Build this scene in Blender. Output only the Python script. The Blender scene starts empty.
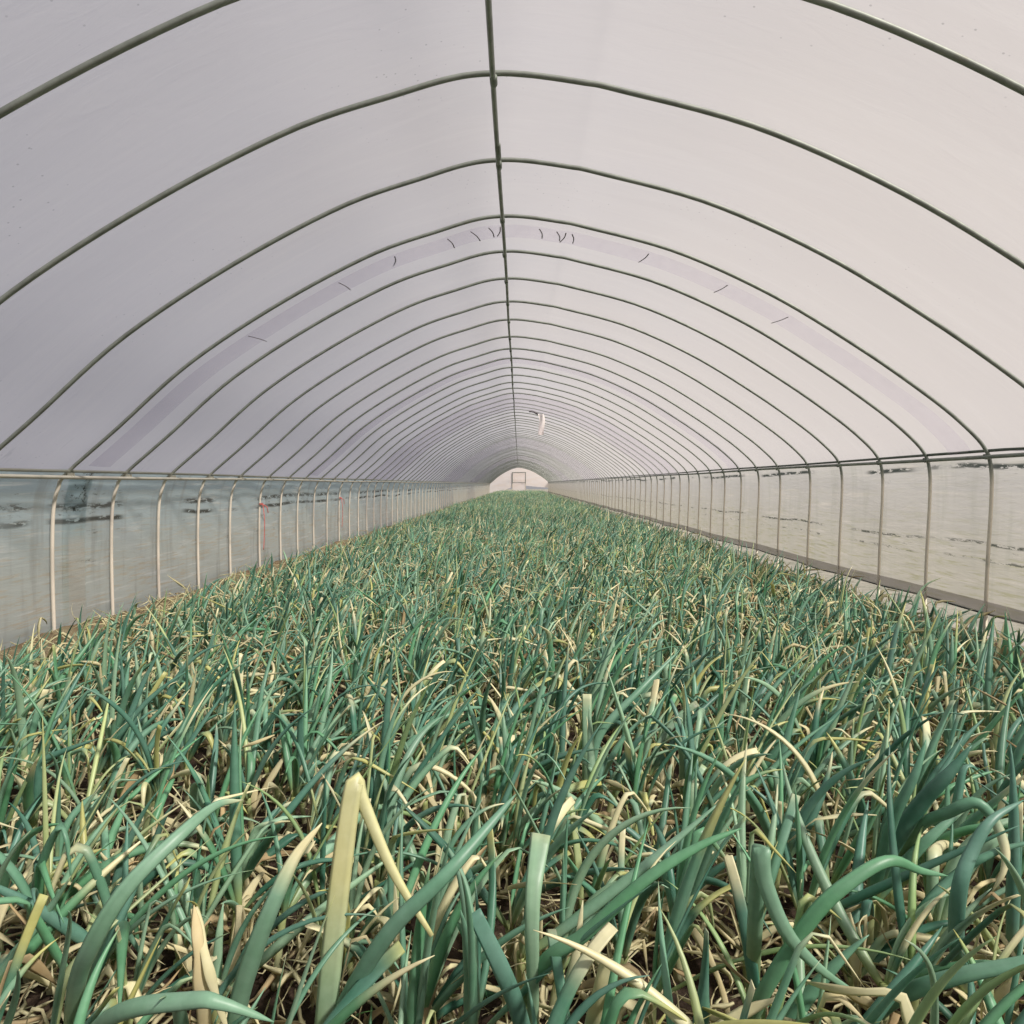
import bpy, math, random
import numpy as np
rng = np.random.default_rng(7); random.seed(7)
sc = bpy.context.scene; COL = sc.collection
EYE = 0.90; F = 700.0; YEND = 62.0; VPX, VPY = 519.0, 484.0

# ------------------------------------------------------------------ helpers
def lin(r, g, b):
    f = lambda c: (c/255/12.92) if c/255 <= .04045 else ((c/255+.055)/1.055)**2.4
    return np.array([f(r), f(g), f(b)])
def rgba(c): return (float(c[0]), float(c[1]), float(c[2]), 1.0)
def tag(o, label=None, cat=None, group=None, kind=None):
    if label: o['label'] = label
    if cat: o['category'] = cat
    if group: o['group'] = group
    if kind: o['kind'] = kind
    return o
def empty(name, loc):
    o = bpy.data.objects.new(name, None); o.location = loc; o.empty_display_size = .05
    COL.objects.link(o); return o
def mesh_obj(name, V, Q, mat, parent=None, col=None, origin=None, smooth=True):
    V = np.asarray(V, dtype=np.float32).reshape(-1, 3); Q = np.asarray(Q, dtype=np.int32).reshape(-1, 4)
    if origin is not None and parent is None: V = V - np.array(origin, dtype=np.float32)
    if parent is not None: V = V - np.array(parent.location, dtype=np.float32)
    me = bpy.data.meshes.new(name)
    me.vertices.add(len(V)); me.vertices.foreach_set('co', V.ravel())
    me.loops.add(len(Q)*4); me.loops.foreach_set('vertex_index', Q.ravel())
    me.polygons.add(len(Q)); me.polygons.foreach_set('loop_start', np.arange(0, len(Q)*4, 4, dtype=np.int32))
    me.update(calc_edges=True); me.validate()
    me.polygons.foreach_set('use_smooth', np.full(len(me.polygons), smooth))
    if col is not None:
        a = me.color_attributes.new('tint', 'FLOAT_COLOR', 'POINT')
        c = np.ones((len(V), 4), dtype=np.float32); c[:, :3] = np.asarray(col).reshape(-1, 3)
        a.data.foreach_set('color', c.ravel())
    me.materials.append(mat)
    o = bpy.data.objects.new(name, me); COL.objects.link(o)
    if parent is not None: o.parent = parent
    if origin is not None and parent is None: o.location = origin
    return o
def norm(v): return v/np.maximum(np.linalg.norm(v, axis=-1, keepdims=True), 1e-9)
def tube(C, A, B, K, side=None, roll=None, cap=True):
    """C (N,S,3) centre lines, A,B (N,S) half widths -> verts, quads"""
    C = np.asarray(C, float)
    if C.ndim == 2: C = C[None]
    N, S, _ = C.shape
    A = np.broadcast_to(np.asarray(A, float), (N, S)).copy(); B = np.broadcast_to(np.asarray(B, float), (N, S)).copy()
    T = norm(np.gradient(C, axis=1))
    if side is None: side = np.array([0, 1., 0])
    side = np.asarray(side, float)
    if side.ndim == 1: side = np.broadcast_to(side, (N, S, 3))
    elif side.ndim == 2: side = np.broadcast_to(side[:, None], (N, S, 3))
    s = norm(side-(side*T).sum(-1, keepdims=True)*T); n = np.cross(T, s)
    if roll is not None:
        r = np.asarray(roll)[..., None]; s, n = s*np.cos(r)+n*np.sin(r), n*np.cos(r)-s*np.sin(r)
    if cap:
        C = np.concatenate([C[:, :1], C, C[:, -1:]], 1); s = np.concatenate([s[:, :1], s, s[:, -1:]], 1); n = np.concatenate([n[:, :1], n, n[:, -1:]], 1)
        z = np.full((N, 1), 1e-5); A = np.concatenate([z, A, z], 1); B = np.concatenate([z, B, z], 1); S += 2
    ph = np.arange(K)*2*np.pi/K; lob = 1+(.07*np.cos(3*ph+1) if K in (8, 10) and side.shape[0] == N and N < 2 and roll is None else 0)
    V = C[:, :, None]+s[:, :, None]*(A[..., None]*np.cos(ph)*lob)[..., None]+n[:, :, None]*(B[..., None]*np.sin(ph)*lob)[..., None]
    i = np.arange(S-1)[:, None]*K; k = np.arange(K)[None]; k2 = (k+1) % K
    q = np.stack([i+k, i+k2, i+K+k2, i+K+k], -1).reshape(-1, 4)
    Q = (q[None]+(np.arange(N)*S*K)[:, None, None]).reshape(-1, 4)
    return V.reshape(-1, 3), Q, S
def catmull(P, n):
    P = np.asarray(P, float); P2 = np.vstack([2*P[0]-P[1], P, 2*P[-1]-P[-2]]); out = []
    m = len(P)-1
    for u in np.linspace(0, m, n):
        i = min(int(u), m-1); t = u-i; a, b, c, d = P2[i:i+4]
        out.append(.5*((2*b)+(c-a)*t+(2*a-5*b+4*c-d)*t*t+(3*b-a-3*c+d)*t**3))
    return np.array(out)
def grid(X):           # (m,n,3) -> verts, quads
    m, n, _ = X.shape
    i = np.arange(m-1)[:, None]*n; j = np.arange(n-1)[None]
    return X.reshape(-1, 3), np.stack([i+j, i+n+j, i+n+j+1, i+j+1], -1).reshape(-1, 4)
def box(x0, x1, y0, y1, z0, z1):
    V = [(x, y, z) for z in (z0, z1) for x, y in ((x0, y0), (x1, y0), (x1, y1), (x0, y1))]
    return np.array(V, float), np.array([(0, 3, 2, 1), (4, 5, 6, 7), (0, 1, 5, 4), (1, 2, 6, 5), (2, 3, 7, 6), (3, 0, 4, 7)])
def merge(*parts):
    V, Q, k = [], [], 0
    for v, q in parts: V.append(np.asarray(v).reshape(-1, 3)); Q.append(np.asarray(q)+k); k += len(V[-1])
    return np.vstack(V), np.vstack(Q)

# ------------------------------------------------------------------ materials
class NT:
    def __init__(s, name):
        s.m = bpy.data.materials.new(name); s.m.use_nodes = True; s.t = s.m.node_tree; s.t.nodes.clear()
        s.out = s.n('ShaderNodeOutputMaterial')
    def n(s, kind, **kw):
        x = s.t.nodes.new(kind)
        for k, v in kw.items(): setattr(x, k, v)
        return x
    def l(s, a, b): s.t.links.new(a, b)
    def put(s, sock, v):
        if isinstance(v, bpy.types.NodeSocket): s.l(v, sock)
        else: sock.default_value = v
    def math(s, op, a, b=0.0, c=0.0, clamp=False):
        x = s.n('ShaderNodeMath', operation=op, use_clamp=clamp)
        for i, v in enumerate((a, b, c)): s.put(x.inputs[i], v)
        return x.outputs[0]
    def ramp(s, v, lo, hi, a=0.0, b=1.0):
        x = s.n('ShaderNodeMapRange', interpolation_type='SMOOTHSTEP')
        for i, q in enumerate((v, lo, hi, a, b)): s.put(x.inputs[i], q)
        return x.outputs[0]
    def noise(s, vec, scale, detail=4, rough=.55, dist=0):
        x = s.n('ShaderNodeTexNoise'); s.put(x.inputs['Vector'], vec); x.inputs['Scale'].default_value = scale
        x.inputs['Detail'].default_value = detail; x.inputs['Roughness'].default_value = rough; x.inputs['Distortion'].default_value = dist
        return x.outputs[0]
    def vmul(s, vec, v):
        x = s.n('ShaderNodeVectorMath', operation='MULTIPLY'); s.put(x.inputs[0], vec); x.inputs[1].default_value = v; return x.outputs[0]
    def mix(s, f, a, b, bt='MIX'):
        x = s.n('ShaderNodeMix', data_type='RGBA', blend_type=bt); s.put(x.inputs[0], f)
        s.put(x.inputs[6], a if isinstance(a, bpy.types.NodeSocket) else rgba(a)); s.put(x.inputs[7], b if isinstance(b, bpy.types.NodeSocket) else rgba(b)); return x.outputs[2]
    def coords(s): return s.n('ShaderNodeNewGeometry').outputs['Position'] 
    def sep(s, v):
        x = s.n('ShaderNodeSeparateXYZ'); s.l(v, x.inputs[0]); return x.outputs
    def bump(s, h, strength=.3, dist=.01):
        x = s.n('ShaderNodeBump'); s.l(h, x.inputs['Height']); x.inputs['Strength'].default_value = strength; x.inputs['Distance'].default_value = dist; return x.outputs[0]
    def mixs(s, f, a, b):
        x = s.n('ShaderNodeMixShader'); s.put(x.inputs[0], f); s.l(a, x.inputs[1]); s.l(b, x.inputs[2]); return x.outputs[0]
    def bsdf(s, kind, color, **kw):
        x = s.n('ShaderNodeBsdf'+kind); s.put(x.inputs[0], color if isinstance(color, bpy.types.NodeSocket) else rgba(color))
        for k, v in kw.items(): s.put(x.inputs[k.replace('_', ' ')], v)
        return x.outputs[0]
    def done(s, sh): s.l(sh, s.out.inputs[0]); return s.m

def film(name, kind):
    """clouded polyethylene: part see-through, part light-scattering"""
    t = NT(name); P = t.coords(); x, y, z = t.sep(P)
    clear_c = lin(240, 238, 244)
    if kind == 'roof':
        streak = t.noise(t.vmul(P, (1.2, 9, 1.2)), 1.0, 5, .6, .6)
        big = t.noise(P, .55, 3)
        warm = t.ramp(t.math('ADD', x, t.math('MULTIPLY', t.math('SUBTRACT', big, .5), 3)), -2.2, 2.0)
        c = t.mix(warm, lin(210, 211, 223), lin(214, 210, 211))
        c = t.mix(t.ramp(streak, .45, .75, 0, .15), c, lin(236, 234, 238))
        v = t.n('ShaderNodeTexVoronoi', feature='F1'); t.l(P, v.inputs['Vector']); v.inputs['Scale'].default_value = 26
        v.inputs['Randomness'].default_value = 1
        dots = t.math('MULTIPLY', t.ramp(v.outputs['Distance'], .055, .12, 1, 0), t.ramp(t.noise(P, 1.3, 2), .5, .62))
        c = t.mix(t.math('MULTIPLY', dots, .5), c, lin(120, 118, 120))
        dirt = t.math('MULTIPLY', t.ramp(t.noise(t.vmul(P, (1, 5, 1)), 2.2, 6, .7), .6, .72), t.ramp(z, 1.25, .93))
        c = t.mix(t.math('MULTIPLY', dirt, .5), c, lin(110, 112, 105))
        see = .56
        nrm = t.bump(t.noise(t.vmul(P, (1.4, 6, 1.4)), 3, 4, .6, .8), .15, .02)
    elif kind == 'overlap':
        n = t.noise(t.vmul(P, (6, 3, 6)), 3, 5, .7, 1)
        c = t.mix(t.ramp(n, .4, .68), lin(226, 225, 226), lin(206, 204, 206))
        dirt = t.math('MULTIPLY', t.ramp(t.noise(P, 25, 5, .7), .52, .6), t.ramp(z, 1.12, .96))
        c = t.mix(dirt, c, lin(50, 56, 50))
        see = .84; nrm = t.bump(n, .2, .02)
    elif kind in ('left', 'right', 'skirt'):
        wob = t.noise(t.vmul(P, (1, .55, 1)), 1.2, 3)
        zz = t.math('ADD', z, t.math('MULTIPLY', t.math('SUBTRACT', wob, .5), .12))
        s1 = t.noise(t.vmul(P, (1, 1.2, 22)), 1.3, 6, .65, .4)
        s2 = t.noise(t.vmul(P, (1, 2.5, 40)), 1.7, 5, .65)
        s3 = t.noise(t.vmul(P, (1, 9, 1.2)), 1.3, 4)
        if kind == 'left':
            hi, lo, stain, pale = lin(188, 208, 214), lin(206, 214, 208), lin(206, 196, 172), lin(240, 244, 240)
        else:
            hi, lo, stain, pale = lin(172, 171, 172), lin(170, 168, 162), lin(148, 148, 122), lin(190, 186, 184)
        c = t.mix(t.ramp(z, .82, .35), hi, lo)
        c = t.mix(t.ramp(s1, .52, .72, 0, .75), c, pale)
        c = t.mix(t.math('MULTIPLY', t.ramp(s2, .5, .66), t.ramp(z, .85, .3, .15, .8)), c, stain)
        c = t.mix(t.ramp(s3, .5, .75, 0, .4), c, lin(150, 152, 146))
        def band(z0, w, thr, dark=1.0, sc_=7.0):
            d = t.math('ABSOLUTE', t.math('SUBTRACT', zz, z0))
            m = t.ramp(d, w*.25, w, 1, 0)
            p = t.ramp(t.noise(t.vmul(P, (1, 1, 5)), sc_, 5, .75), thr, thr+.06)
            g = t.ramp(t.noise(t.vmul(P, (1, 1, .2)), 1.5, 2), .4, .55)
            return t.math('MULTIPLY', t.math('MULTIPLY', m, t.math('MULTIPLY', p, g)), dark)
        if kind == 'left':
            bs = [band(.68, .024, .40), band(.765, .03, .45, .9), band(.74, .06, .585, .8), band(.60, .02, .57, .7), band(.86, .07, .60, .7), band(.43, .02, .58, .6)]
        elif kind == 'right':
            bs = [band(.995, .022, .42), band(.555, .013, .45, .95, 13.0), band(.47, .014, .52, .8), band(.53, .05, .6, .6), band(.93, .05, .61, .5)]
        else: bs = [band(.1, .05, .6, .6)]
        if kind == 'left':      # mildew gathered along the film overlap between two posts
            m = t.math('MULTIPLY', t.ramp(t.math('ABSOLUTE', t.math('SUBTRACT', y, 4.03)), .04, .12, 1, 0), t.ramp(z, .70, .76))
            bs.append(t.math('MULTIPLY', m, t.ramp(t.noise(t.vmul(P, (1, 1, 1.4)), 16, 5, .75), .53, .60)))
            m = t.math('MULTIPLY', t.ramp(t.math('ABSOLUTE', t.math('SUBTRACT', y, 4.05)), .07, .075, 1, 0), t.ramp(z, .62, .56))
            c = t.mix(t.math('MULTIPLY', m, .35), c, lin(226, 216, 204))
        for b in bs: c = t.mix(b, c, lin(38, 46, 40))
        see = {'left': .12, 'right': .12, 'skirt': .35}[kind]
        nrm = t.bump(t.noise(t.vmul(P, (1, 2, 12)), 2.2, 4, .6, .6), .22, .02)
        if kind == 'skirt': c = t.mix(.75, c, lin(132, 128, 120))
    elif kind == 'back':
        br = t.noise(t.vmul(P, (1, 1, 3)), 1.2, 4)
        c = t.mix(t.ramp(br, .4, .65), lin(253, 246, 242), lin(250, 240, 232)); see = .12; nrm = t.bump(br, .3, .03)
    tl = t.bsdf('Translucent', c, Normal=nrm); df = t.bsdf('Diffuse', c, Normal=nrm)
    body = t.mixs(.8 if kind == 'back' else .36, tl, df)
    if kind in ('left', 'right', 'skirt'):
        dens = sum_ = None
    gl = t.bsdf('Glossy', (1, 1, 1), Roughness=.35, Normal=nrm)
    body = t.mixs(.04, body, gl)
    tr = t.bsdf('Transparent', clear_c)
    return t.done(t.mixs(1-see, tr, body))

def metal(name, base, rust=.3):
    t = NT(name); P = t.coords()
    n = t.noise(P, 14, 5, .6); c = t.mix(t.ramp(n, .35, .7), base, base*.72)
    c = t.mix(t.ramp(t.noise(P, 5, 5, .7), .62, .74, 0, rust), c, lin(120, 96, 72))
    zc = t.sep(P)[2]; sunlit = t.math('MULTIPLY', t.ramp(zc, 1.02, .86), t.ramp(t.noise(P, 9, 4), .2, .45, .6, 1))  # sunlight on the lower posts, painted in as patchy cream on both sides
    c = t.mix(sunlit, c, lin(214, 206, 190)); met = t.math('MULTIPLY', t.math('SUBTRACT', 1.0, sunlit), .5)
    p = t.n('ShaderNodeBsdfPrincipled'); t.l(c, p.inputs['Base Color']); t.l(met, p.inputs['Metallic'])
    p.inputs['Roughness'].default_value = .58; t.l(t.bump(n, .15, .002), p.inputs['Normal'])
    return t.done(p.outputs[0])
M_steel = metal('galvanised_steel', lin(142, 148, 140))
M_clip = metal('clip_channel_metal', lin(96, 104, 98), .5)
M_clamp = metal('clamp_metal', lin(120, 128, 118), .5)

def leaf_material(name, rough=.42, trans=.16, spec=.5):
    t = NT(name); P = t.coords()
    a = t.n('ShaderNodeAttribute', attribute_name='tint').outputs['Color']
    n1 = t.noise(P, 60, 3, .6); n2 = t.noise(P, 9, 3)
    c = t.mix(t.ramp(n2, .3, .7, 0, .28), a, (.42, .55, .49), 'MIX')
    c = t.mix(.25, c, a)
    c = t.mix(t.ramp(n1, .3, .7, 0, .22), c, c, 'MULTIPLY')
    c2 = t.mix(.8, a, c)
    p = t.n('ShaderNodeBsdfPrincipled'); t.l(c2, p.inputs['Base Color']); p.inputs['Roughness'].default_value = rough
    p.inputs['Specular IOR Level'].default_value = spec
    t.l(t.bump(n1, .12, .002), p.inputs['Normal'])
    tl = t.bsdf('Translucent', c2)
    return t.done(t.mixs(trans, p.outputs[0], tl))
M_leaf = leaf_material('onion_leaf')
M_dry = leaf_material('dry_leaf', .75, .25, .2)

def soil_mat(name, c1, c2, sc_=9):
    t = NT(name); P = t.coords()
    n = t.noise(P, sc_, 8, .7); n2 = t.noise(P, sc_*7, 6, .7)
    c = t.mix(t.ramp(n, .35, .65), c1, c2); c = t.mix(t.ramp(n2, .4, .7, 0, .5), c, c2*.5)
    p = t.n('ShaderNodeBsdfPrincipled'); t.l(c, p.inputs['Base Color']); p.inputs['Roughness'].default_value = .95
    p.inputs['Specular IOR Level'].default_value = .15
    t.l(t.bump(t.math('ADD', n, t.math('MULTIPLY', n2, .4)), .9, .03), p.inputs['Normal'])
    return t.done(p.outputs[0])
M_soil = soil_mat('dark_damp_soil', lin(46, 38, 33), lin(84, 70, 58))
M_bank = soil_mat('rusty_soil_bank', lin(112, 92, 70), lin(138, 130, 104), 7)
M_out = soil_mat('outside_ground', lin(140, 136, 130), lin(120, 120, 112), 1.5)
M_stone = soil_mat('grey_stone', lin(165, 162, 168), lin(120, 116, 122), 14)
def plain(name, c, rough=.7):
    t = NT(name); n = t.noise(t.coords(), 30, 4)
    cc = t.mix(t.ramp(n, .35, .65), c, c*.75)
    p = t.n('ShaderNodeBsdfPrincipled'); t.l(cc, p.inputs['Base Color']); p.inputs['Roughness'].default_value = rough
    return t.done(p.outputs[0])
M_pink = plain('pink_twine', lin(205, 110, 104))
M_crease = plain('dark_crease', lin(92, 86, 88))
M_cream = film('cream_film', 'back')

# ------------------------------------------------------------------ camera, light
cam_d = bpy.data.cameras.new('camera'); cam = bpy.data.objects.new('camera', cam_d); COL.objects.link(cam)
cam_d.sensor_width = 36; cam_d.lens = F/1024*36; cam_d.clip_start = .02; cam_d.clip_end = 300
PITCH = math.atan((512-VPY)/F); YAW = math.atan((VPX-512)/F)
cam.location = (0, 0, EYE); cam.rotation_euler = (math.pi/2-PITCH, 0, YAW); sc.camera = cam
Rm = np.array(cam.rotation_euler.to_matrix())
def ray(px, py): return Rm @ np.array([(px-512)/F, (512-py)/F, -1.0])
def atY(px, py, Y): d = ray(px, py); return np.array([0, 0, EYE])+d*(Y/d[1])
def atZ(px, py, z): d = ray(px, py); return np.array([0, 0, EYE])+d*((z-EYE)/d[2])

w = bpy.data.worlds.new('sky'); sc.world = w; w.use_nodes = True; nt = w.node_tree; nt.nodes.clear()
wo = nt.nodes.new('ShaderNodeOutputWorld'); bg = nt.nodes.new('ShaderNodeBackground'); nt.links.new(bg.outputs[0], wo.inputs[0])
tc = nt.nodes.new('ShaderNodeTexCoord'); sp = nt.nodes.new('ShaderNodeSeparateXYZ'); nt.links.new(tc.outputs['Generated'], sp.inputs[0])
cr = nt.nodes.new('ShaderNodeValToRGB'); mr = nt.nodes.new('ShaderNodeMapRange'); nt.links.new(sp.outputs[0], mr.inputs[0])
mr.inputs[1].default_value = -1; mr.inputs[2].default_value = 1; nt.links.new(mr.outputs[0], cr.inputs[0])
cr.color_ramp.elements[0].color = (.735, .745, .82, 1); cr.color_ramp.elements[1].color = (.83, .79, .785, 1)
nt.links.new(cr.outputs[0], bg.inputs[0]); bg.inputs[1].default_value = .44
sd = bpy.data.lights.new('sun', 'SUN'); so = bpy.data.objects.new('sun', sd); COL.objects.link(so)
sd.energy = 8.6; sd.angle = math.radians(5); sd.color = (1.0, .93, .82)
from mathutils import Vector
so.rotation_euler = Vector((-.54, .42, -.74)).to_track_quat('-Z', 'Y').to_euler(); so.location = (6, -3, 8)
sc.view_settings.view_transform = 'Standard'; sc.view_settings.look = 'None'; sc.view_settings.exposure = 0; sc.view_settings.gamma = 1
sc.view_settings.use_curve_mapping = False
sc.cycles.transparent_max_bounces = 24; sc.cycles.max_bounces = 8; sc.cycles.transmission_bounces = 6

# ------------------------------------------------------------------ hoop profile
PL = [(-2.575, -1.15), (-2.58, -.6), (-2.575, -.3), (-2.562, -.12), (-2.535, -.02), (-2.486, .06), (-2.203, .304), (-1.80, .655), (-1.31, .973), (-.80, 1.238), (-.42, 1.368), (-.23, 1.424), (-.095, 1.441)]
PR = [(.035, 1.437), (.223, 1.41), (.351, 1.384), (.85, 1.248), (1.372, 1.013), (1.849, .726), (2.209, .478), (2.40, .325), (2.52, .20), (2.56, .09), (2.567, -.1), (2.555, -.5), (2.55, -1.15)]
PROF = catmull([(a, 0, b+EYE) for a, b in PL+PR], 150)
def sag(Y): return (.008*np.sin(Y*.9)+.006*np.sin(Y*2.3+1))*np.clip((Y-6.5)/4, 0, 1)
T2 = norm(np.gradient(PROF, axis=0)); NRM = np.stack([-T2[:, 2], 0*T2[:, 0], T2[:, 0]], -1)   # outward
def prof_at(Y, off, tilt=0.0):
    p = PROF+NRM*off; p = p.copy(); p[:, 1] = Y+tilt*np.minimum(p[:, 0], 0); k = np.clip((p[:, 2]-1.0)/1.2, 0, 1)
    p[:, 2] += sag(Y)*k; return p
iL = int(np.argmin(np.abs(PROF[:60, 2]-(EYE+.06)))); iR = 90+int(np.argmin(np.abs(PROF[90:, 2]-(EYE+.15))))
i0R = 90+int(np.argmin(np.abs(PROF[90:, 2]-.22)))

hoopY = [1.90, 2.52, 3.176, 3.83, 4.40, 4.971, 5.592, 6.20, 6.91]
while hoopY[-1] < YEND-.8: hoopY.append(hoopY[-1]+.63+random.uniform(-.05, .05))
hoopY = np.array(hoopY)
ORD = ['nearest', 'second nearest', 'third nearest', 'fourth nearest', 'fifth nearest', 'sixth nearest', 'seventh nearest', 'eighth nearest', 'ninth nearest', 'tenth nearest', 'eleventh nearest', 'twelfth nearest']
XTRA = ['cropped by the top edge of the photo', 'peak close to the top edge', 'meeting both sides of the photo', 'left post just inside the left edge', 'just beyond the grey overlap band']
for k, Y in enumerate(hoopY):
    t = empty('greenhouse_hoop', (-.09, float(Y), 0))
    if k < 12:
        lab = 'bent steel hoop, %s overhead' % ORD[k]
        if k < 5: lab += ', ' + XTRA[k]
        if k == 8: lab += ', pink twine on its left post'
        tag(t, lab, 'hoop', 'bent steel hoops carrying the roof film')
    elif k < 40: tag(t, 'thin steel hoop in the even run beyond the nearest twelve hoops', 'hoop', 'steel hoops in the middle of the tunnel')
    else: tag(t, 'very small steel roof hoop close to the pale far end of the tunnel', 'hoop', 'steel hoops near the far end of the tunnel')
    K = 12 if k < 10 else (6 if k < 30 else 5)
    step = 1 if k < 14 else 3
    p = prof_at(Y, 0, {0: .050, 1: .032}.get(k, random.uniform(-.005, .005)))[::step]
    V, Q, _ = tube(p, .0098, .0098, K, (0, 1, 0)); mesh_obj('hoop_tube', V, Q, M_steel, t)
    if k < 14:
        zr = EYE+1.441+sag(Y)
        V, Q, _ = tube([(-.09, Y-.018, zr-.021), (-.09, Y+.026, zr-.021)], .0135, .0135, 12, (1, 0, 0)); mesh_obj('ridge_clamp', V, Q, M_clamp, t)
        for sx, zz_ in ((-2.463, EYE+.05), (2.536, EYE+.150)):
            b = merge(box(sx-.012, sx+.012, Y-.013, Y-.009, zz_-.014, zz_+.012), box(sx-.012, sx+.012, Y+.009, Y+.013, zz_-.014, zz_+.012), box(sx-.004, sx+.004, Y-.012, Y+.012, zz_-.017, zz_-.012))
            mesh_obj('rail_clamp', *b, M_clamp, t, smooth=False)

def long_pipe(name, x, z, r, mat, parent, amp=.004, y1=YEND-.3, ph=0.0, ridge=False):
    ys = np.arange(-.8, y1, .25); c = np.stack([x+amp*np.sin(ys*1.7+ph), ys, z+amp*np.sin(ys*1.1+ph*2)+(sag(ys) if ridge else 0)], -1)
    V, Q, _ = tube(c, r, r, 10, (1, 0, 0)); return mesh_obj(name, V, Q, mat, parent)
t = tag(empty('ridge_pipe', (-.09, 0, 2.33)), 'dark steel ridge pipe running under the peak of all the hoops', 'pipe')
long_pipe('pipe', -.09, EYE+1.441-.021, .0100, M_steel, t, .003, ridge=True)
for Y in (3.05, 8.9, 14.8):
    V, Q, _ = tube([(-.09, Y-.06, 2.320+sag(Y)), (-.09, Y+.06, 2.320+sag(Y))], .0125, .0125, 12, (1, 0, 0)); mesh_obj('pipe_joint', V, Q, M_clamp, t)
t = tag(empty('side_rail', (-2.455, 0, .94)), 'pale steel side rail with dark film clip along the left wall', 'rail')
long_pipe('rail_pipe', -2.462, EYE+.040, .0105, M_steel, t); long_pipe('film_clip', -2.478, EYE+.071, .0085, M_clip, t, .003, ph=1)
t = tag(empty('side_rail', (2.545, 0, 1.05)), 'greenish steel side rail with dark film clip along the right wall', 'rail')
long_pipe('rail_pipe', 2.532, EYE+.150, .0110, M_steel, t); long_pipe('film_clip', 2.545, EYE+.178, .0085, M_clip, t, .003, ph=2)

# ------------------------------------------------------------------ film shell
def shell(name, i0, i1, off, y0, y1, dy, mat, wr=.006, sub=1):
    ys = np.arange(y0, y1+dy*.5, dy); rows = []
    ph = rng.uniform(0, 6, 8)
    for Y in ys:
        p = prof_at(Y, off)[i0:i1+1]
        j = np.searchsorted(hoopY, Y)
        d = 0
        if 0 < j < len(hoopY): u = (Y-hoopY[j-1])/(hoopY[j]-hoopY[j-1]); d = math.sin(math.pi*u)
        s = np.arange(len(p))*.07
        wv = wr*(np.sin(s*3.1+Y*5+ph[0])*.4+np.sin(s*7+Y*2.3+ph[1])*.3+np.sin(Y*9+s+ph[2])*.3)
        p = p+NRM[i0:i1+1]*((-.012*d)+wv*min(1, d*2+.0))[:, None]
        rows.append(p)
    V, Q = grid(np.array(rows)); return mesh_obj(name, V, Q, mat)
M_roof, M_lap, M_wl, M_wr, M_sk = film('roof_film', 'roof'), film('overlap_film', 'overlap'), film('left_wall_film', 'left'), film('right_wall_film', 'right'), film('skirt_film', 'skirt')
tag(shell('ceiling', iL, iR, .024, -1, YEND, .105, M_roof), kind='structure')
iLb = int(np.argmin(np.abs(PROF[:40, 2]+.03)))
iRb = 90+int(np.argmin(np.abs(PROF[90:, 2]-.21)))
tag(shell('wall_left', iLb, iL, .024, -1, YEND, .105, M_wl), kind='structure')
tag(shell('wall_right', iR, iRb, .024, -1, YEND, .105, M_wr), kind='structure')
tag(shell('trim_1', iRb-2, len(PROF)-7, .045, -1, YEND, .105, M_sk, .012), kind='structure')     # looser skirt sheet low on the right
# folded hem on the right wall: two thin dark cords and a band between
ys = np.arange(-1, YEND, .12)
hem = [np.stack([2.566+.006*np.sin(ys*4), ys, .185+.007*np.sin(ys*1.9)+.004*np.sin(ys*6)], -1), np.stack([2.570+0*ys, ys, .25+.006*np.sin(ys*1.5+1)], -1)]
V1, Q1, _ = tube(hem[0], .006, .006, 6, (1, 0, 0)); V2, Q2, _ = tube(hem[1], .003, .003, 6, (1, 0, 0))
tag(mesh_obj('trim_2', V1, Q1, plain('dark_hem', lin(72, 80, 80))), kind='structure')
fold = np.stack([np.stack([2.548+.004*np.sin(ys*5+z_*60), ys, z_+.006*np.sin(ys*1.9)], -1) for z_ in (.19, .21, .235, .255)])
tag(mesh_obj('trim_9', *grid(fold), M_sk), kind='structure')
# overlap bands of doubled film
def lap(n, y0, y1, off, a=None, b=None, mat=M_lap):
    return tag(shell('trim_%d' % n, a if a is not None else iL+1, b if b is not None else iR-1, off, y0, y1, .05, mat, .004), kind='structure')
lap3 = lap(3, 3.97, 4.19, .016)
lap(4, 3.93, 4.13, .016, iLb, iL-1, M_wl)
lap(5, 8.1, 8.5, .016); lap(6, 11.05, 13.4, -.02); lap(7, 21.8, 27, -.02); lap(8, 34, 40, -.02)
# creases pinched into the nearest overlap band
for (i, sl) in [(0.30, .10), (.345, .06), (.37, -.06), (.40, .05), (.43, .09), (.455, .05), (.475, -.04), (.535, .04), (.555, .05), (.575, -.05), (.59, .03), (.63, -.06), (.665, -.07), (.69, -.08)]:
    j = int(i*len(PROF)); p = prof_at(4.0, .006); a, b = p[j].copy(), p[j].copy(); b[1] += .15; b[0] += sl*.5
    c = catmull([a, (a+b)/2+np.array([.008, 0, 0]), b], 7)
    V, Q, _ = tube(c, .0035, .0018, 5, (0, 1, 0)); mesh_obj('crease', V, Q, M_crease, lap3)

# far end wall with a door
p = prof_at(YEND, .02)[iLb:len(PROF)-8]
cx = 0; rows = np.array([p, np.stack([p[:, 0]*.5, p[:, 1], np.full(len(p), .8)+(p[:, 2]-.8)*.5], -1), np.stack([p[:, 0]*0, p[:, 1], np.full(len(p), .8)], -1)])
tag(mesh_obj('wall_back', *grid(rows), M_cream), kind='structure')
fr = merge(box(-.6, -.55, YEND-.08, YEND-.03, 0, 1.95), box(.55, .6, YEND-.08, YEND-.03, 0, 1.95), box(-.6, .6, YEND-.08, YEND-.03, 1.9, 1.95), box(-.55, .55, YEND-.07, YEND-.04, 1.0, 1.04))
dm = tag(mesh_obj('door_1', *box(-.55, .55, YEND-.06, YEND-.045, .02, 1.9), M_cream, smooth=False), kind='structure')
mesh_obj('door_frame', *fr, M_steel, dm, smooth=False)

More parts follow.
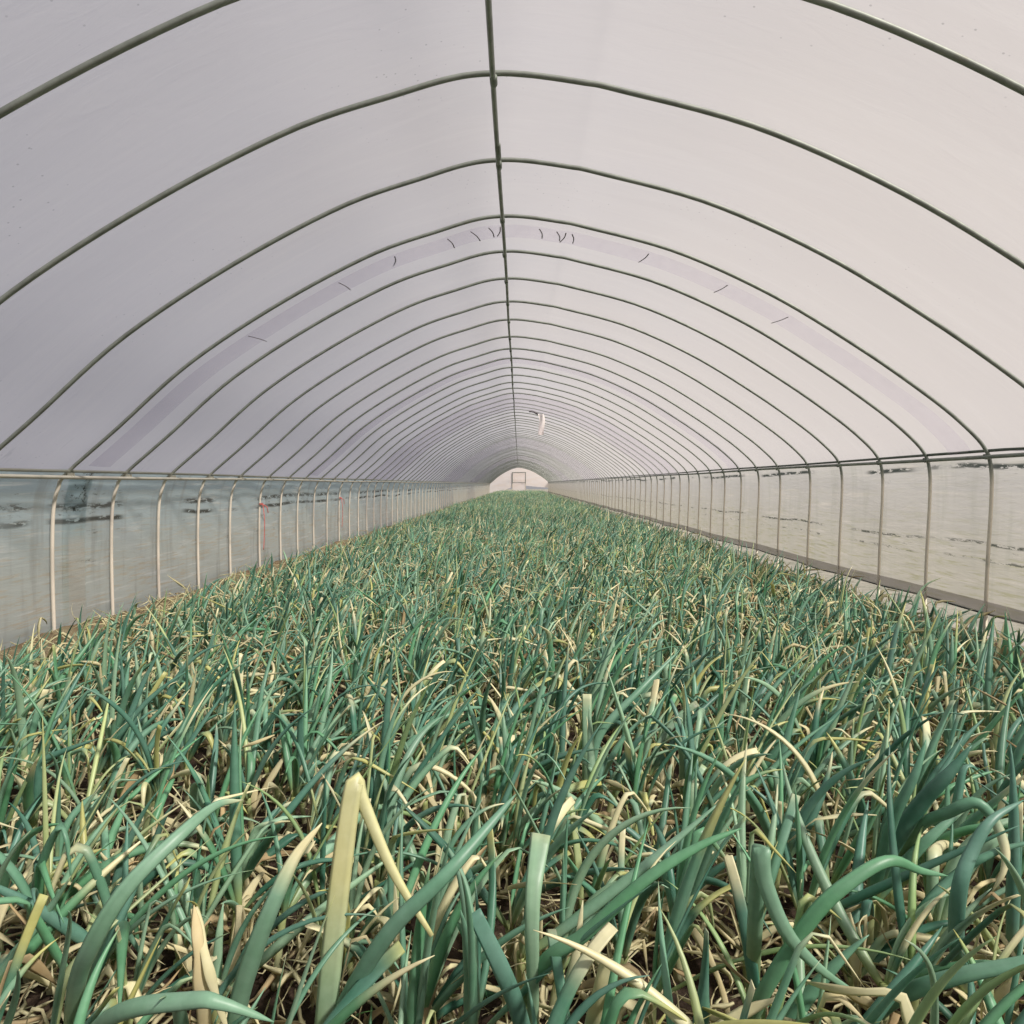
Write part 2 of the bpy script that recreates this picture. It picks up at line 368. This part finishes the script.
# pale flap of film hanging by the ridge far down the tunnel
Y = 13.5; A0 = atY(538, 414, Y); rows = []
for v in np.linspace(0, 1, 10):
    rows.append([(A0[0]+u*.11+.02*math.sin(v*5)+.02*v, Y+.02*math.sin(u*6+v*4), A0[2]-v*.40) for u in np.linspace(0, 1, 8)])
tag(mesh_obj('film_flap', *grid(np.array(rows)), M_cream, origin=tuple(A0)), 'narrow cream strip of film hanging from the roof just right of the ridge', 'plastic strip')
c = catmull([atY(529, 411.3, Y-.1), atY(533, 411.6, Y-.1), atY(538, 414.2, Y-.1)], 8)
V, Q, _ = tube(c, .02, .02, 6, (0, 1, 0)); tag(mesh_obj('roof_tape', V, Q, M_crease, origin=tuple(c[0])), 'short dark strip on the roof above the hanging cream flap', 'strip')

# pink twine on left posts
def ribbon(Y, z, lab, L1, tw):
    o = (-2.548, Y, z); t = tag(empty('tied_twine', o), lab, 'twine', 'pink twine tied to left posts')
    a = np.linspace(0, 4*math.pi, 26); c = np.stack([-2.556+.017*np.cos(a), Y+.017*np.sin(a), z-.01+a*.0016], -1)
    V, Q, _ = tube(c, .004, .004, 6, (0, 0, 1)); mesh_obj('knot', V, Q, M_pink, t)
    for dy, L in ((.12, .09), (-.02, L1)):
        c = catmull([(-2.538, Y, z), (-2.52, Y+dy*.5, z-L*.35), (-2.525, Y+dy*.8, z-L*.8), (-2.53, Y+dy, z-L)], 12)
        V, Q, _ = tube(c, .009, .003, 6, (0, 1, 0)); mesh_obj('twine_end', V, Q, M_pink, t)
ribbon(hoopY[8], .70, 'pink twine tied round a left post with one loose end sticking out', .45, 1)
ribbon(hoopY[13], .70, 'pink twine tied round a left post farther down, long end hanging', .42, 2)

# ------------------------------------------------------------------ ground
xs = np.linspace(-2.72, 2.72, 137)
def ground(name, y0, y1, dy, amp, mat):
    ys = np.arange(y0, y1+dy*.5, dy); X, Yg = np.meshgrid(xs, ys, indexing='xy')
    Z = amp*(np.sin(X*23+np.sin(Yg*17)*2)*.3+np.sin(Yg*29+np.sin(X*13)*2)*.3)+rng.normal(0, amp*.5, X.shape)
    return np.stack([X, Yg, Z], -1)
g = ground('floor', -1, 9, .04, .010, M_soil); g2 = np.stack(np.meshgrid(xs, np.arange(9, YEND+.1, .4), indexing='xy')+[np.zeros((len(np.arange(9, YEND+.1, .4)), len(xs)))], -1)
tag(mesh_obj('floor', *merge(grid(g), grid(g2)), M_soil), kind='structure')
def bank(name, x0, x1, h, mat, lab):
    ys = np.arange(-1, YEND-.2, .06); us = np.linspace(0, 1, 12)
    R = []
    for Y in ys:
        hh = h*(1+.12*math.sin(Y*2.1)+.08*math.sin(Y*5.3))+random.uniform(-.004, .004)
        R.append([(x0+(x1-x0)*u, Y, -.01+hh*(1-u)**1.2*(1 if u > .02 else .9)+random.gauss(0, .004)) for u in us])
    return tag(mesh_obj(name, *grid(np.array(R)), mat, origin=(x0, 0, 0)), lab, 'soil bank')
bank('soil_bank', -2.545, -2.20, .10, M_bank, 'low rusty brown soil bank along the foot of the left wall')
bank('soil_bank', 2.54, 2.34, .06, M_soil, 'low dark soil bank along the foot of the right wall')
V, Q = grid(np.stack(np.meshgrid(np.linspace(-60, 60, 31), np.linspace(-20, 130, 31), indexing='xy')+[np.full((31, 31), -.06)], -1))
tag(mesh_obj('ground', V, Q, M_out), kind='structure')

# ------------------------------------------------------------------ onions
G = [lin(84, 138, 110), lin(106, 156, 126), lin(128, 170, 140), lin(68, 122, 100), lin(98, 158, 114), lin(148, 184, 150), lin(92, 142, 122)]
G += [lin(150, 180, 118), lin(178, 192, 134)]
ROOT = lin(176, 190, 116); WHITE = lin(222, 220, 178); CREAM = lin(232, 226, 182); TAN = lin(208, 184, 138); YEL = lin(196, 196, 120)
PT = [0, .12, .35, .7, .92, 1]; PRr = [.55, .8, 1, .70, .28, .04]
def streak(col, K):      # lengthwise veins of slightly different green
    c = np.repeat(col, K, axis=1).reshape(len(col), -1, K, 3)*(1+rng.normal(0, .085, (len(col), 1, K, 1)))
    return np.clip(c, 0, 1).reshape(-1, 3)
def leaves(base, az, th0, bend, L, r0, S, K, flat=None, trunc=None, kt=None, ka=None, gi=None, tipt=None, tipc=None, sway=None, seed=None):
    """batch of tubular leaves; arrays of length N. returns V,Q,col"""
    N = len(az); tt = np.linspace(0, 1, S)[None].repeat(N, 0)
    flat = np.full(N, .72) if flat is None else flat; trunc = np.ones(N) if trunc is None else trunc
    th = th0[:, None]+bend[:, None]*tt**1.6
    if kt is not None:
        u = np.clip((tt-kt[:, None])/.07+.5, 0, 1); u = u*u*(3-2*u); th = th+ka[:, None]*u
    th = np.clip(th, 0, 3.0)
    az_t = az[:, None]+(sway[:, None]*tt if sway is not None else 0)
    d = np.stack([np.sin(th)*np.cos(az_t), np.sin(th)*np.sin(az_t), np.cos(th)], -1)*(L/(S-1))[:, None, None]
    C = np.concatenate([np.zeros((N, 1, 3)), np.cumsum((d[:, 1:]+d[:, :-1])/2, 1)], 1)+base[:, None]
    zmin = r0[:, None]*1.0+.012
    C[..., 2] = np.where(C[..., 2] < zmin, zmin+(C[..., 2]-zmin)*.03, C[..., 2])
    C[..., 0] = np.clip(C[..., 0], -2.50, 2.50)
    R = np.interp(tt*trunc[:, None], PT, PRr)*r0[:, None]
    A = R.copy(); B = R*flat[:, None]*np.interp(tt, [0, .2, 1], [.7, 1, 1])
    if kt is not None:
        nr = np.exp(-((tt-kt[:, None])/.04)**2)*(np.abs(ka) > .5)[:, None]; A = A*(1+.25*nr); B = B*(1-.6*nr)
    tr = (trunc < .98)[:, None]; e = np.clip((tt-.6)/.4, 0, 1)*tr
    A = A*(1+.25*e); B = B*(1-.86*e**.6)
    sd_ = np.stack([-np.sin(az), np.cos(az), 0*az], -1)+rng.normal(0, .5, (N, 3))
    V, Q, S2 = tube(C, A, B, K, sd_)
    gcol = np.array(G)[gi]*rng.uniform(.85, 1.15, (N, 1)); tp = tt
    rc = np.clip(tp/.22, 0, 1)[..., None]; col = (ROOT*.75)[None, None]*(1-rc)+gcol[:, None]*rc
    if tipt is not None:
        m = np.clip((tp-tipt[:, None])/.22, 0, 1)[..., None]; m = m*m*(3-2*m)
        col = col*(1-m)+tipc[:, None]*m
    col = np.concatenate([col[:, :1], col, col[:, -1:]], 1)
    return V, Q, streak(col, K)
def drys(base, az, th0, bend, L, r0, S, K, cc, kt, ka):
    N = len(az); tt = np.linspace(0, 1, S)[None].repeat(N, 0)
    th = th0[:, None]+bend[:, None]*tt
    u = np.clip((tt-kt[:, None])/.08+.5, 0, 1); th = np.clip(th+ka[:, None]*u, 0, 3.0)
    azt = az[:, None]+rng.normal(0, .5, (N, 1))*tt*2+.25*np.sin(tt*9+rng.uniform(0, 6, (N, 1)))
    d = np.stack([np.sin(th)*np.cos(azt), np.sin(th)*np.sin(azt), np.cos(th)], -1)*(L/(S-1))[:, None, None]
    C = np.concatenate([np.zeros((N, 1, 3)), np.cumsum(d[:, 1:], 1)], 1)+base[:, None]
    C[..., 2] = np.where(C[..., 2] < .012, .012+.01*np.sin(tt*11+az[:, None])**2, C[..., 2]); C[..., 0] = np.clip(C[..., 0], -2.50, 2.50)
    A = r0[:, None]*np.interp(tt, [0, .3, .8, 1], [.8, 1, .75, .15])*(1+.3*np.sin(tt*13+az[:, None]*3)); B = A*.22
    roll = tt*rng.normal(0, 1.6, (N, 1))+rng.uniform(0, 3, (N, 1))
    V, Q, S2 = tube(C, A, B, K, np.stack([-np.sin(az), np.cos(az), 0*az], -1), roll)
    col = cc[:, None]*(1-.25*np.sin(tt*6+az[:, None])[..., None]**2); col = np.concatenate([col[:, :1], col, col[:, -1:]], 1)
    return V, Q, streak(col, K)
def dry_cols(n):
    u = rng.uniform(0, 1, (n, 1)); v = rng.uniform(0, 1, (n, 1)) < .15
    return np.where(v, TAN*.85+0*u, (CREAM*(1-u*.35)+TAN*u*.35)*1.05)

def leaf_params(n, near=True):
    az = rng.normal(.30, .95, n); az = np.where(rng.uniform(size=n) < .25, rng.uniform(-math.pi, math.pi, n), az)
    th0 = np.abs(rng.normal(.36, .28, n)); bend = np.abs(rng.normal(.40, .45, n))
    lo = rng.uniform(size=n) < .22; bend = np.where(lo, bend+.8, bend)
    L = rng.uniform(.20, .43, n); r0 = .0048+.0078*rng.uniform(size=n)**1.2; lo2 = rng.uniform(size=n) < .25; L = np.where(lo2, L*.6, L); r0 = np.where(lo2, r0*.7, r0)
    u = rng.uniform(size=n)
    trunc = np.where(u < .12, rng.uniform(.5, .8, n), 1.0); L = L*np.where(u < .12, .72, 1)
    kt = rng.uniform(.35, .8, n); ka = np.where((u > .12) & (u < .36), rng.uniform(.8, 2.2, n), 0)
    gi = np.where(rng.uniform(size=n) < .14, rng.integers(7, 9, n), rng.integers(0, 7, n)); r0 = np.where(gi > 6, r0*.7, r0)
    v = rng.uniform(size=n); tipt = np.where(v < .22, rng.uniform(.55, .9, n), np.where(v < .5, .9, 2.0)); tipt = np.where(v > .96, rng.uniform(.05, .3, n), tipt)
    tipt = np.where(trunc < .98, np.minimum(tipt, rng.uniform(.55, .98, n)), tipt)
    tipt = np.where((ka > .5) & (rng.uniform(size=n) < .6), kt-.12, tipt)
    tc_ = np.where(rng.uniform(size=(n, 1)) < .65, CREAM+0*az[:, None], YEL+0*az[:, None])
    return dict(az=az, th0=th0, bend=bend, L=L, r0=r0, trunc=trunc, kt=kt, ka=ka, gi=gi, tipt=tipt, tipc=tc_, sway=rng.normal(0, .5, n), flat=rng.uniform(.5, .9, n))
def dry_params(n):
    return dict(az=rng.uniform(-math.pi, math.pi, n), th0=np.abs(rng.normal(.35, .3, n)), bend=np.abs(rng.normal(.5, .5, n)), L=rng.uniform(.10, .30, n), r0=rng.uniform(.003, .0095, n), cc=dry_cols(n), kt=rng.uniform(.2, .7, n), ka=rng.uniform(.6, 2.4, n))

# ---- plant positions (jittered rows)
pts = []
y = .42
while y < YEND-.6:
    dens = 62 if y < 4 else (56 if y < 10 else (48 if y < 22 else 34))
    s = 1/math.sqrt(dens); x = -2.22+random.uniform(0, s)
    while x < 2.36:
        px, py = x+random.gauss(0, s*.28), y+random.gauss(0, s*.28)
        half = .78*py+.35
        if abs(px) < half+.1 and -2.10 < px < 2.22: pts.append((px, py))
        x += s
    y += s
pts = np.array(pts)

# ---- hero plants read from the photograph: leaf paths as (px, py, height)
def dark(c, k): return np.array(c)*k
HERO = [
 ('onion plant with one wide pale leaf folded sharply down, front left of centre', [
   dict(p=[(320, 1105, .07), (328, 1000, .22), (340, 885, .36), (354, 786, .48), (362, 800, .46), (392, 870, .375), (432, 936, .30)], r=.0150, g=5, tip=.16, tc=YEL*.55+CREAM*.45, prof=[1, .95, .95, .85, .6, .45, .2])]),
 ('onion plant arching a long leaf to the upper right in the front left corner', [
   dict(p=[(70, 1062, .09), (76, 990, .245), (92, 945, .33), (127, 888, .40), (177, 838, .44), (215, 806, .455), (243, 800, .45)], r=.0110, g=2, tip=.86)]),
 ('withered onion plant with torn cream leaf standing at bottom left', [
   dict(p=[(206, 1080, .12), (204, 1005, .26), (199, 950, .33), (194, 905, .37)], r=.010, g=0, tip=0, tc=TAN*.5+CREAM*.5, dry=1),
   dict(p=[(194, 908, .365), (206, 960, .32), (217, 1000, .27), (229, 1035, .22)], r=.006, g=0, tip=0, tc=CREAM, dry=1)]),
 ('onion plant with curved leaf and pale tip, left of the folded pale leaf', [
   dict(p=[(233, 1085, .09), (238, 1010, .21), (255, 950, .30), (275, 900, .365), (296, 856, .41), (322, 823, .445)], r=.0125, g=2, tip=.62)]),
 ('onion plant whose blunt upright leaf widens to a cut top, front centre', [
   dict(p=[(534, 1085, .045), (533, 975, .24), (533, 900, .34), (541, 834, .40)], r=.0115, g=5, tip=.93, prof=[.6, .75, .9, 1.25], blunt=1)]),
 ('onion plant leaning right across the front centre with one long smooth leaf', [
   dict(p=[(322, 1085, .06), (340, 1015, .2), (388, 934, .33), (444, 877, .40), (489, 826, .44), (516, 794, .465)], r=.0108, g=1, tip=2)]),
 ('onion plant leaning left with a stout blunt leaf at bottom centre', [
   dict(p=[(535, 1075, .1), (518, 1010, .2), (500, 965, .27), (474, 912, .335)], r=.0115, g=6, tip=2, prof=[.9, 1, 1, .85], blunt=1),
   dict(p=[(535, 1075, .1), (560, 1010, .2), (575, 960, .27), (583, 900, .34)], r=.008, g=5, tip=.5)]),
 ('onion plant sending a long leaf low to the right, right of front centre', [
   dict(p=[(505, 1050, .08), (540, 968, .25), (583, 936, .31), (647, 879, .39), (700, 846, .43), (742, 828, .45)], r=.0090, g=4, tip=2)]),
 ('sturdy onion plant with thick yellow-green stem and raised leaves, lower right', [
   dict(p=[(868, 905, .13), (889, 852, .24), (921, 804, .34), (948, 775, .40), (972, 745, .45)], r=.0145, g=3, tip=2),
   dict(p=[(869, 905, .13), (880, 868, .21), (893, 820, .31), (915, 775, .395), (926, 740, .45)], r=.0105, g=0, tip=2),
   dict(p=[(870, 905, .13), (898, 872, .20), (930, 838, .27), (975, 800, .33)], r=.0110, g=1, tip=.85)], (866, 975, .15)),
 ('onion plant with leaf arching over and a thin tip reaching right, lower right', [
   dict(p=[(742, 1055, .09), (760, 1000, .2), (812, 918, .32), (853, 880, .37), (890, 861, .39), (921, 871, .37), (948, 876, .36)], r=.0098, g=4, tip=2)]),
 ('onion plant with a blunt leaf sweeping down to the right like a hook', [
   dict(p=[(752, 1010, .1), (755, 930, .27), (761, 850, .415), (764, 880, .38), (786, 932, .31), (820, 969, .25), (860, 996, .2)], r=.0105, g=2, tip=2, prof=[.9, 1, 1.1, 1, .9, .55, .2])]),
 ('onion plant with a yellowed leaf tip curling down near the right edge', [
   dict(p=[(880, 900, .1), (915, 832, .28), (950, 812, .345), (976, 803, .37), (995, 822, .345), (1005, 850, .31), (1003, 872, .28), (992, 892, .25)], r=.0095, g=1, tip=.52, tc=CREAM)]),
 ('onion plant with leaf bending sharply right at the right edge of the photo', [
   dict(p=[(968, 1010, .06), (957, 945, .20), (960, 888, .30), (973, 850, .35), (992, 820, .39), (1024, 800, .41)], r=.0110, g=6, tip=2)]),
 ('onion plant with long leaf running low out of the lower right corner', [
   dict(p=[(860, 1035, .08), (892, 1001, .20), (952, 978, .27), (1024, 962, .31), (1080, 940, .34)], r=.0105, g=1, tip=2)]),
 ('onion plant with leaf lying nearly level along the bottom left edge', [
   dict(p=[(60, 1075, .10), (112, 1017, .27), (190, 1001, .32), (222, 1004, .32), (274, 1022, .29)], r=.0100, g=2, tip=2)]),
 ('pale blunt onion stub leaning right at the bottom, right of centre', [
   dict(p=[(580, 1085, .07), (592, 1025, .19), (602, 990, .25), (610, 964, .285)], r=.0105, g=5, tip=.25, tc=YEL*.3+CREAM*.7, prof=[.8, .9, 1.05, 1.2], blunt=1)]),
 ('onion plant fanning from a pale yellow stem, middle of the right half', [
   dict(p=[(784, 810, .1), (780, 770, .19), (788, 735, .27), (800, 690, .37)], r=.0110, g=0, tip=2),
   dict(p=[(785, 810, .1), (798, 775, .18), (815, 740, .26), (850, 700, .35)], r=.0115, g=3, tip=2),
   dict(p=[(783, 810, .1), (770, 780, .17), (755, 745, .25)], r=.009, g=4, tip=.7)], (782, 850, .11)),
 ('tall onion plant with broad upright leaf cut square, just right of the image centre', [
   dict(p=[(586, 790, .07), (587, 750, .18), (587, 694, .32)], r=.0125, g=5, tip=.85, prof=[.9, 1, 1.05], blunt=1),
   dict(p=[(590, 790, .07), (600, 735, .21), (640, 690, .32), (680, 650, .41)], r=.0110, g=1, tip=2)]),
 ('onion plant with one bare leaf hooked over at its tip beside the right wall', [
   dict(p=[(911, 660, .08), (911, 625, .19), (916, 600, .27), (926, 585, .32), (943, 577, .345)], r=.0085, g=5, tip=.8)]),
 ('onion plant with a white cut leaf standing left of the centre', [
   dict(p=[(512, 820, .05), (513, 770, .18), (512, 735, .25)], r=.0075, g=5, tip=.2, tc=CREAM, prof=[1, 1, 1], blunt=1),
   dict(p=[(512, 820, .05), (506, 750, .24), (502, 705, .34)], r=.008, g=2, tip=2)]),
]
NEARG = 'green onion plants in the near part of the bed'
def path_leaf(o_parent, spec):
    P = np.array([atZ(*q) for q in spec['p']]); C = catmull(P, 30 if len(P) > 4 else 20); S = len(C)
    tt = np.linspace(0, 1, S)
    pr = np.interp(tt, np.linspace(0, 1, len(spec['prof'])), spec['prof']) if 'prof' in spec else np.interp(tt, PT, [.75, .95, 1, .75, .35, .05])
    A = pr*spec['r']; B = A*.5
    if spec.get('blunt'): e = np.clip((tt-.6)/.4, 0, 1); B = B*(1-.85*e**.7)
    if spec.get('dry'): B = A*.25; A = A*(1+.18*np.sin(tt*17)); 
    T = norm(np.gradient(C, axis=0)); view = norm(C-np.array([0, 0, EYE])); side = np.cross(T, view)
    V, Q, S2 = tube(C, A, B, 10, side[None])
    g_ = G[spec['g']]; tcol = spec.get('tc', CREAM)
    rc = np.clip(tt/.2, 0, 1)[:, None]; col = ROOT*.8*(1-rc)+g_*rc
    m = np.clip((tt-spec['tip'])/.2, 0, 1)[:, None] if spec['tip'] > 0 else np.ones((S, 1)); col = col*(1-m)+tcol*m
    col = np.concatenate([col[:1], col, col[-1:]]); col = streak(col[None], 10)
    return mesh_obj('dry_leaf' if spec.get('dry') else 'leaf', V, Q, M_dry if spec.get('dry') else M_leaf, o_parent, col)
def stem_mesh(parent, x, y, h, r, lean, top=None):
    S = 8; tt = np.linspace(0, 1, S)
    top = np.array([x+lean[0], y+lean[1], h]) if top is None else top
    C = np.array([x, y, -.01])*(1-tt[:, None])+top*tt[:, None]
    A = r*np.interp(tt, [0, .1, .6, 1], [1.15, 1.0, .9, 1.05]); V, Q, _ = tube(C, A, A*.9, 8, (1, 0, 0))
    col = WHITE*(1-tt[:, None])*.85+ROOT*tt[:, None]*.85; col = np.concatenate([col[:1], col, col[-1:]]); mesh_obj('stem', V, Q, M_leaf, parent, np.repeat(col, 8, axis=0))
hero_xy = []
for h in HERO:
    b = atZ(*h[1][0]['p'][0])
    if len(h) > 2:
        gx, gy, sh = h[2]; b0 = atZ(gx, gy, 0.0)
    else: b0 = np.array([b[0], b[1]+.01, 0])
    t = tag(empty('onion_plant', tuple(b0[:2])+(0,)), h[0], 'onion plant', NEARG)
    stem_mesh(t, b0[0], b0[1], b[2], .0125 if len(h) > 2 else .0100, (0, 0), b+np.array([0, 0, .01]))
    for sp_ in h[1]: path_leaf(t, sp_)
    q = dry_params(2); q['base'] = np.array([[b0[0], b0[1], .03]]).repeat(2, 0)
    for i in range(2):
        V, Q, c = drys(S=14, K=6, **{k: v[i:i+1] for k, v in q.items()}); mesh_obj('dry_leaf', V, Q, M_dry, t, c)
    hero_xy.append(b0[:2])
hero_xy = np.array(hero_xy)
keep = (np.linalg.norm(pts[:, None]-hero_xy[None], axis=-1).min(1) > .045)
# keep the sight line to the hooked leaf and grey stone fairly open
stone = atZ(545, 752, .04)
keep &= (np.linalg.norm(pts-stone[:2], axis=-1) > .085)
pts = pts[keep]
def project(p):
    v = Rm.T @ (np.array(p)-np.array([0, 0, EYE])); return 512+F*v[0]/-v[2], 512-F*v[1]/-v[2]
inview = np.array([(lambda u: -40 < u[0] < 1064 and u[1] < 1120)(project((a, b, .22))) for a, b in pts])
dist = np.linalg.norm(pts, axis=1); order = np.argsort(np.where(inview, dist, 1e3))
NIND = 300-len(HERO)
ind = pts[order[:NIND]]; isind = np.zeros(len(pts), bool); isind[order[:NIND]] = True
rest = pts[~isind & ((pts[:, 1] > 1.3) | inview)]
print('plants', len(pts), 'individual', NIND, 'to y', ind[:, 1].max())

def edge_k(x): return np.interp(np.minimum(x+2.10, 2.22-x), [0, .5], [.62, 1.0])
def place_words(x, y):
    u, v = project((x, y, .25))
    a = 'far left' if u < 130 else 'left' if u < 400 else 'centre' if u < 620 else 'right' if u < 890 else 'far right'
    b = 'front' if v > 880 else 'second row,' if v > 760 else 'midway back,' if v > 690 else 'farther back,'
    return b+' '+a
for (x, y_) in ind:
    n = int(rng.integers(5, 8)); t = empty('onion_plant', (float(x), float(y_), 0))
    h = rng.uniform(.05, .13); r = rng.uniform(.0065, .0105); ln = rng.normal(0, .012, 2)
    stem_mesh(t, x, y_, h, r, ln)
    q = leaf_params(n); 
    q['L'] = q['L']*edge_k(x)
    base = np.array([[x+ln[0], y_+ln[1], h*.93]]).repeat(n, 0); base[:, 0] += np.cos(q['az'])*r*.4; base[:, 1] += np.sin(q['az'])*r*.4
    if y_ < .75: q['L'] = q['L']*.85
    for i in range(n):
        qq = {k: v[i:i+1] for k, v in q.items()}
        V, Q, c = leaves(base[i:i+1], S=18, K=8, **qq); mesh_obj('leaf', V, Q, M_leaf, t, c)
    nd = int(rng.integers(3, 6)); q2 = dry_params(nd); q2['base'] = np.array([[x, y_, .04]]).repeat(nd, 0); q2['base'][:, 2] = rng.uniform(.03, h, nd)
    for i in range(nd):
        V, Q, c = drys(S=14, K=6, **{k: v[i:i+1] for k, v in q2.items()}); mesh_obj('dry_leaf', V, Q, M_dry, t, c)
    feat = 'folded leaf' if (q['ka'] > .5).any() else 'blunt broken leaf' if (q['trunc'] < .9).any() else 'pale leaf tips' if (q['tipt'] < .86).any() else 'plain green leaves'
    tag(t, 'green onion plant with %s, %s of bed' % (feat, place_words(x, y_)), 'onion plant', NEARG)

# ---- the rest of the crop, one countless mass
parts = []; cols = []; dparts = []; dcols = []
for (a, b, S, K, nl, nd, fat) in ((0, 5, 12, 6, 6, 5, 1), (5, 10, 9, 5, 5, 5, 1), (10, 22, 6, 4, 5, 3, 1.1), (22, 99, 4, 3, 4, 2, 1.3)):
    z = rest[(rest[:, 1] >= a) & (rest[:, 1] < b)]
    B = np.repeat(np.column_stack([z, np.full(len(z), .05)]), nl, 0); B[:, :2] += rng.normal(0, .008, (len(B), 2)); B[:, 2] = rng.uniform(.03, .1, len(B))
    q = leaf_params(len(B)); q['r0'] = q['r0']*fat; q['L'] = q['L']*edge_k(B[:, 0])
    V, Q, c = leaves(B, S=S, K=K, **q); parts.append((V, Q)); cols.append(c)
    st = np.stack([np.column_stack([z, np.full(len(z), -.01)]), np.column_stack([z, np.full(len(z), .09)])], 1)
    if a < 10:
        V, Q, S2 = tube(st, .008, .008, 6, (1, 0, 0)); parts.append((V, Q)); cols.append(np.tile(np.repeat(np.array([WHITE, WHITE, ROOT, ROOT])*.85, 6, axis=0), (len(z), 1)))
    B = np.repeat(np.column_stack([z, np.full(len(z), .05)]), nd, 0); q = dry_params(len(B)); q['r0'] = q['r0']*fat
    q['L'] *= 1.15; B[:, 2] = rng.uniform(.04, .14, len(B))
    V, Q, c = drys(B, S=max(5, S-3), K=4, **q); dparts.append((V, Q)); dcols.append(c)
tag(mesh_obj('onion_crop', *merge(*parts), M_leaf, col=np.vstack(cols)), 'dense green onion crop filling the bed beyond the near plants to the far end', 'onion crop', kind='stuff')
tag(mesh_obj('withered_leaves', *merge(*dparts), M_dry, col=np.vstack(dcols)), 'cream withered leaves tangled through the farther onion crop', 'dry leaves', kind='stuff')

# ---- dry litter and small weeds on the soil
n = 6500; by = rng.uniform(.3, 1, n)**2*6+.3; bx = rng.uniform(-1, 1, n)*np.minimum(.8*by+.3, 2.4)
q = dry_params(n); q['th0'] = rng.uniform(1.1, 1.7, n); q['bend'] = rng.normal(0, .3, n); q['L'] = rng.uniform(.04, .2, n); q['r0'] = rng.uniform(.0015, .006, n); q['ka'] = rng.uniform(-.6, .6, n)
V, Q, c = drys(np.column_stack([bx, by, rng.uniform(.01, .06, n)]), S=8, K=4, **q)
tag(mesh_obj('dry_litter', V, Q, M_dry, col=c), 'curled straw-coloured leaf litter strewn over the dark soil', 'litter', kind='stuff')
n = 900; by = rng.uniform(.3, 1, n)**1.5*9+1.5; q = dry_params(n); q['th0'] = rng.uniform(1.1, 1.7, n); q['bend'] = rng.normal(0, .3, n); q['L'] = rng.uniform(.03, .16, n); q['r0'] = rng.uniform(.0012, .005, n); q['ka'] = rng.uniform(-.6, .6, n)
V, Q, c = drys(np.column_stack([rng.uniform(-2.5, -2.15, n), by, rng.uniform(.02, .12, n)]), S=8, K=4, **q)
tag(mesh_obj('dry_straw', V, Q, M_dry, col=c), 'thin dry straw scattered over the brown bank below the left wall', 'straw', kind='stuff')
n = 900; by = rng.uniform(.3, 1, n)**2*5+.3; bx = rng.uniform(-1, 1, n)*np.minimum(.8*by+.3, 2.4)
q = leaf_params(n); q['L'] = rng.uniform(.03, .08, n); q['r0'] = rng.uniform(.002, .004, n); q['gi'] = np.full(n, 4); q['th0'] = rng.uniform(.5, 1.4, n); q['tipt'] = np.full(n, .5)
q['tipc'] = np.tile(lin(110, 160, 90), (n, 1)); V, Q, c = leaves(np.column_stack([bx, by, np.full(n, .01)]), S=6, K=4, **q)
tag(mesh_obj('weed_seedlings', V, Q, M_leaf, col=c), 'tiny bright green weed seedlings sprouting between the onions', 'weeds', kind='stuff')
def rock(p, r, lab):
    u = np.linspace(0, math.pi, 12); v = np.linspace(0, 2*math.pi, 17)[:-1]; V = []
    for a in u:
        for b in v:
            k = r*(1+.13*math.sin(3*b+a*4)+.1*math.sin(5*a+2*b)); V.append((p[0]+k*1.3*math.sin(a)*math.cos(b), p[1]+k*math.sin(a)*math.sin(b), p[2]+k*.75*math.cos(a)))
    Q = [(i*16+j, (i+1)*16+j, (i+1)*16+(j+1) % 16, i*16+(j+1) % 16) for i in range(11) for j in range(16)]
    tag(mesh_obj('stone', np.array(V), np.array(Q), M_stone, origin=(float(p[0]), float(p[1]), 0)), lab, 'stone')
rock(stone+np.array([0, 0, -.005]), .055, 'grey stone lying between onions just right of the image centre')
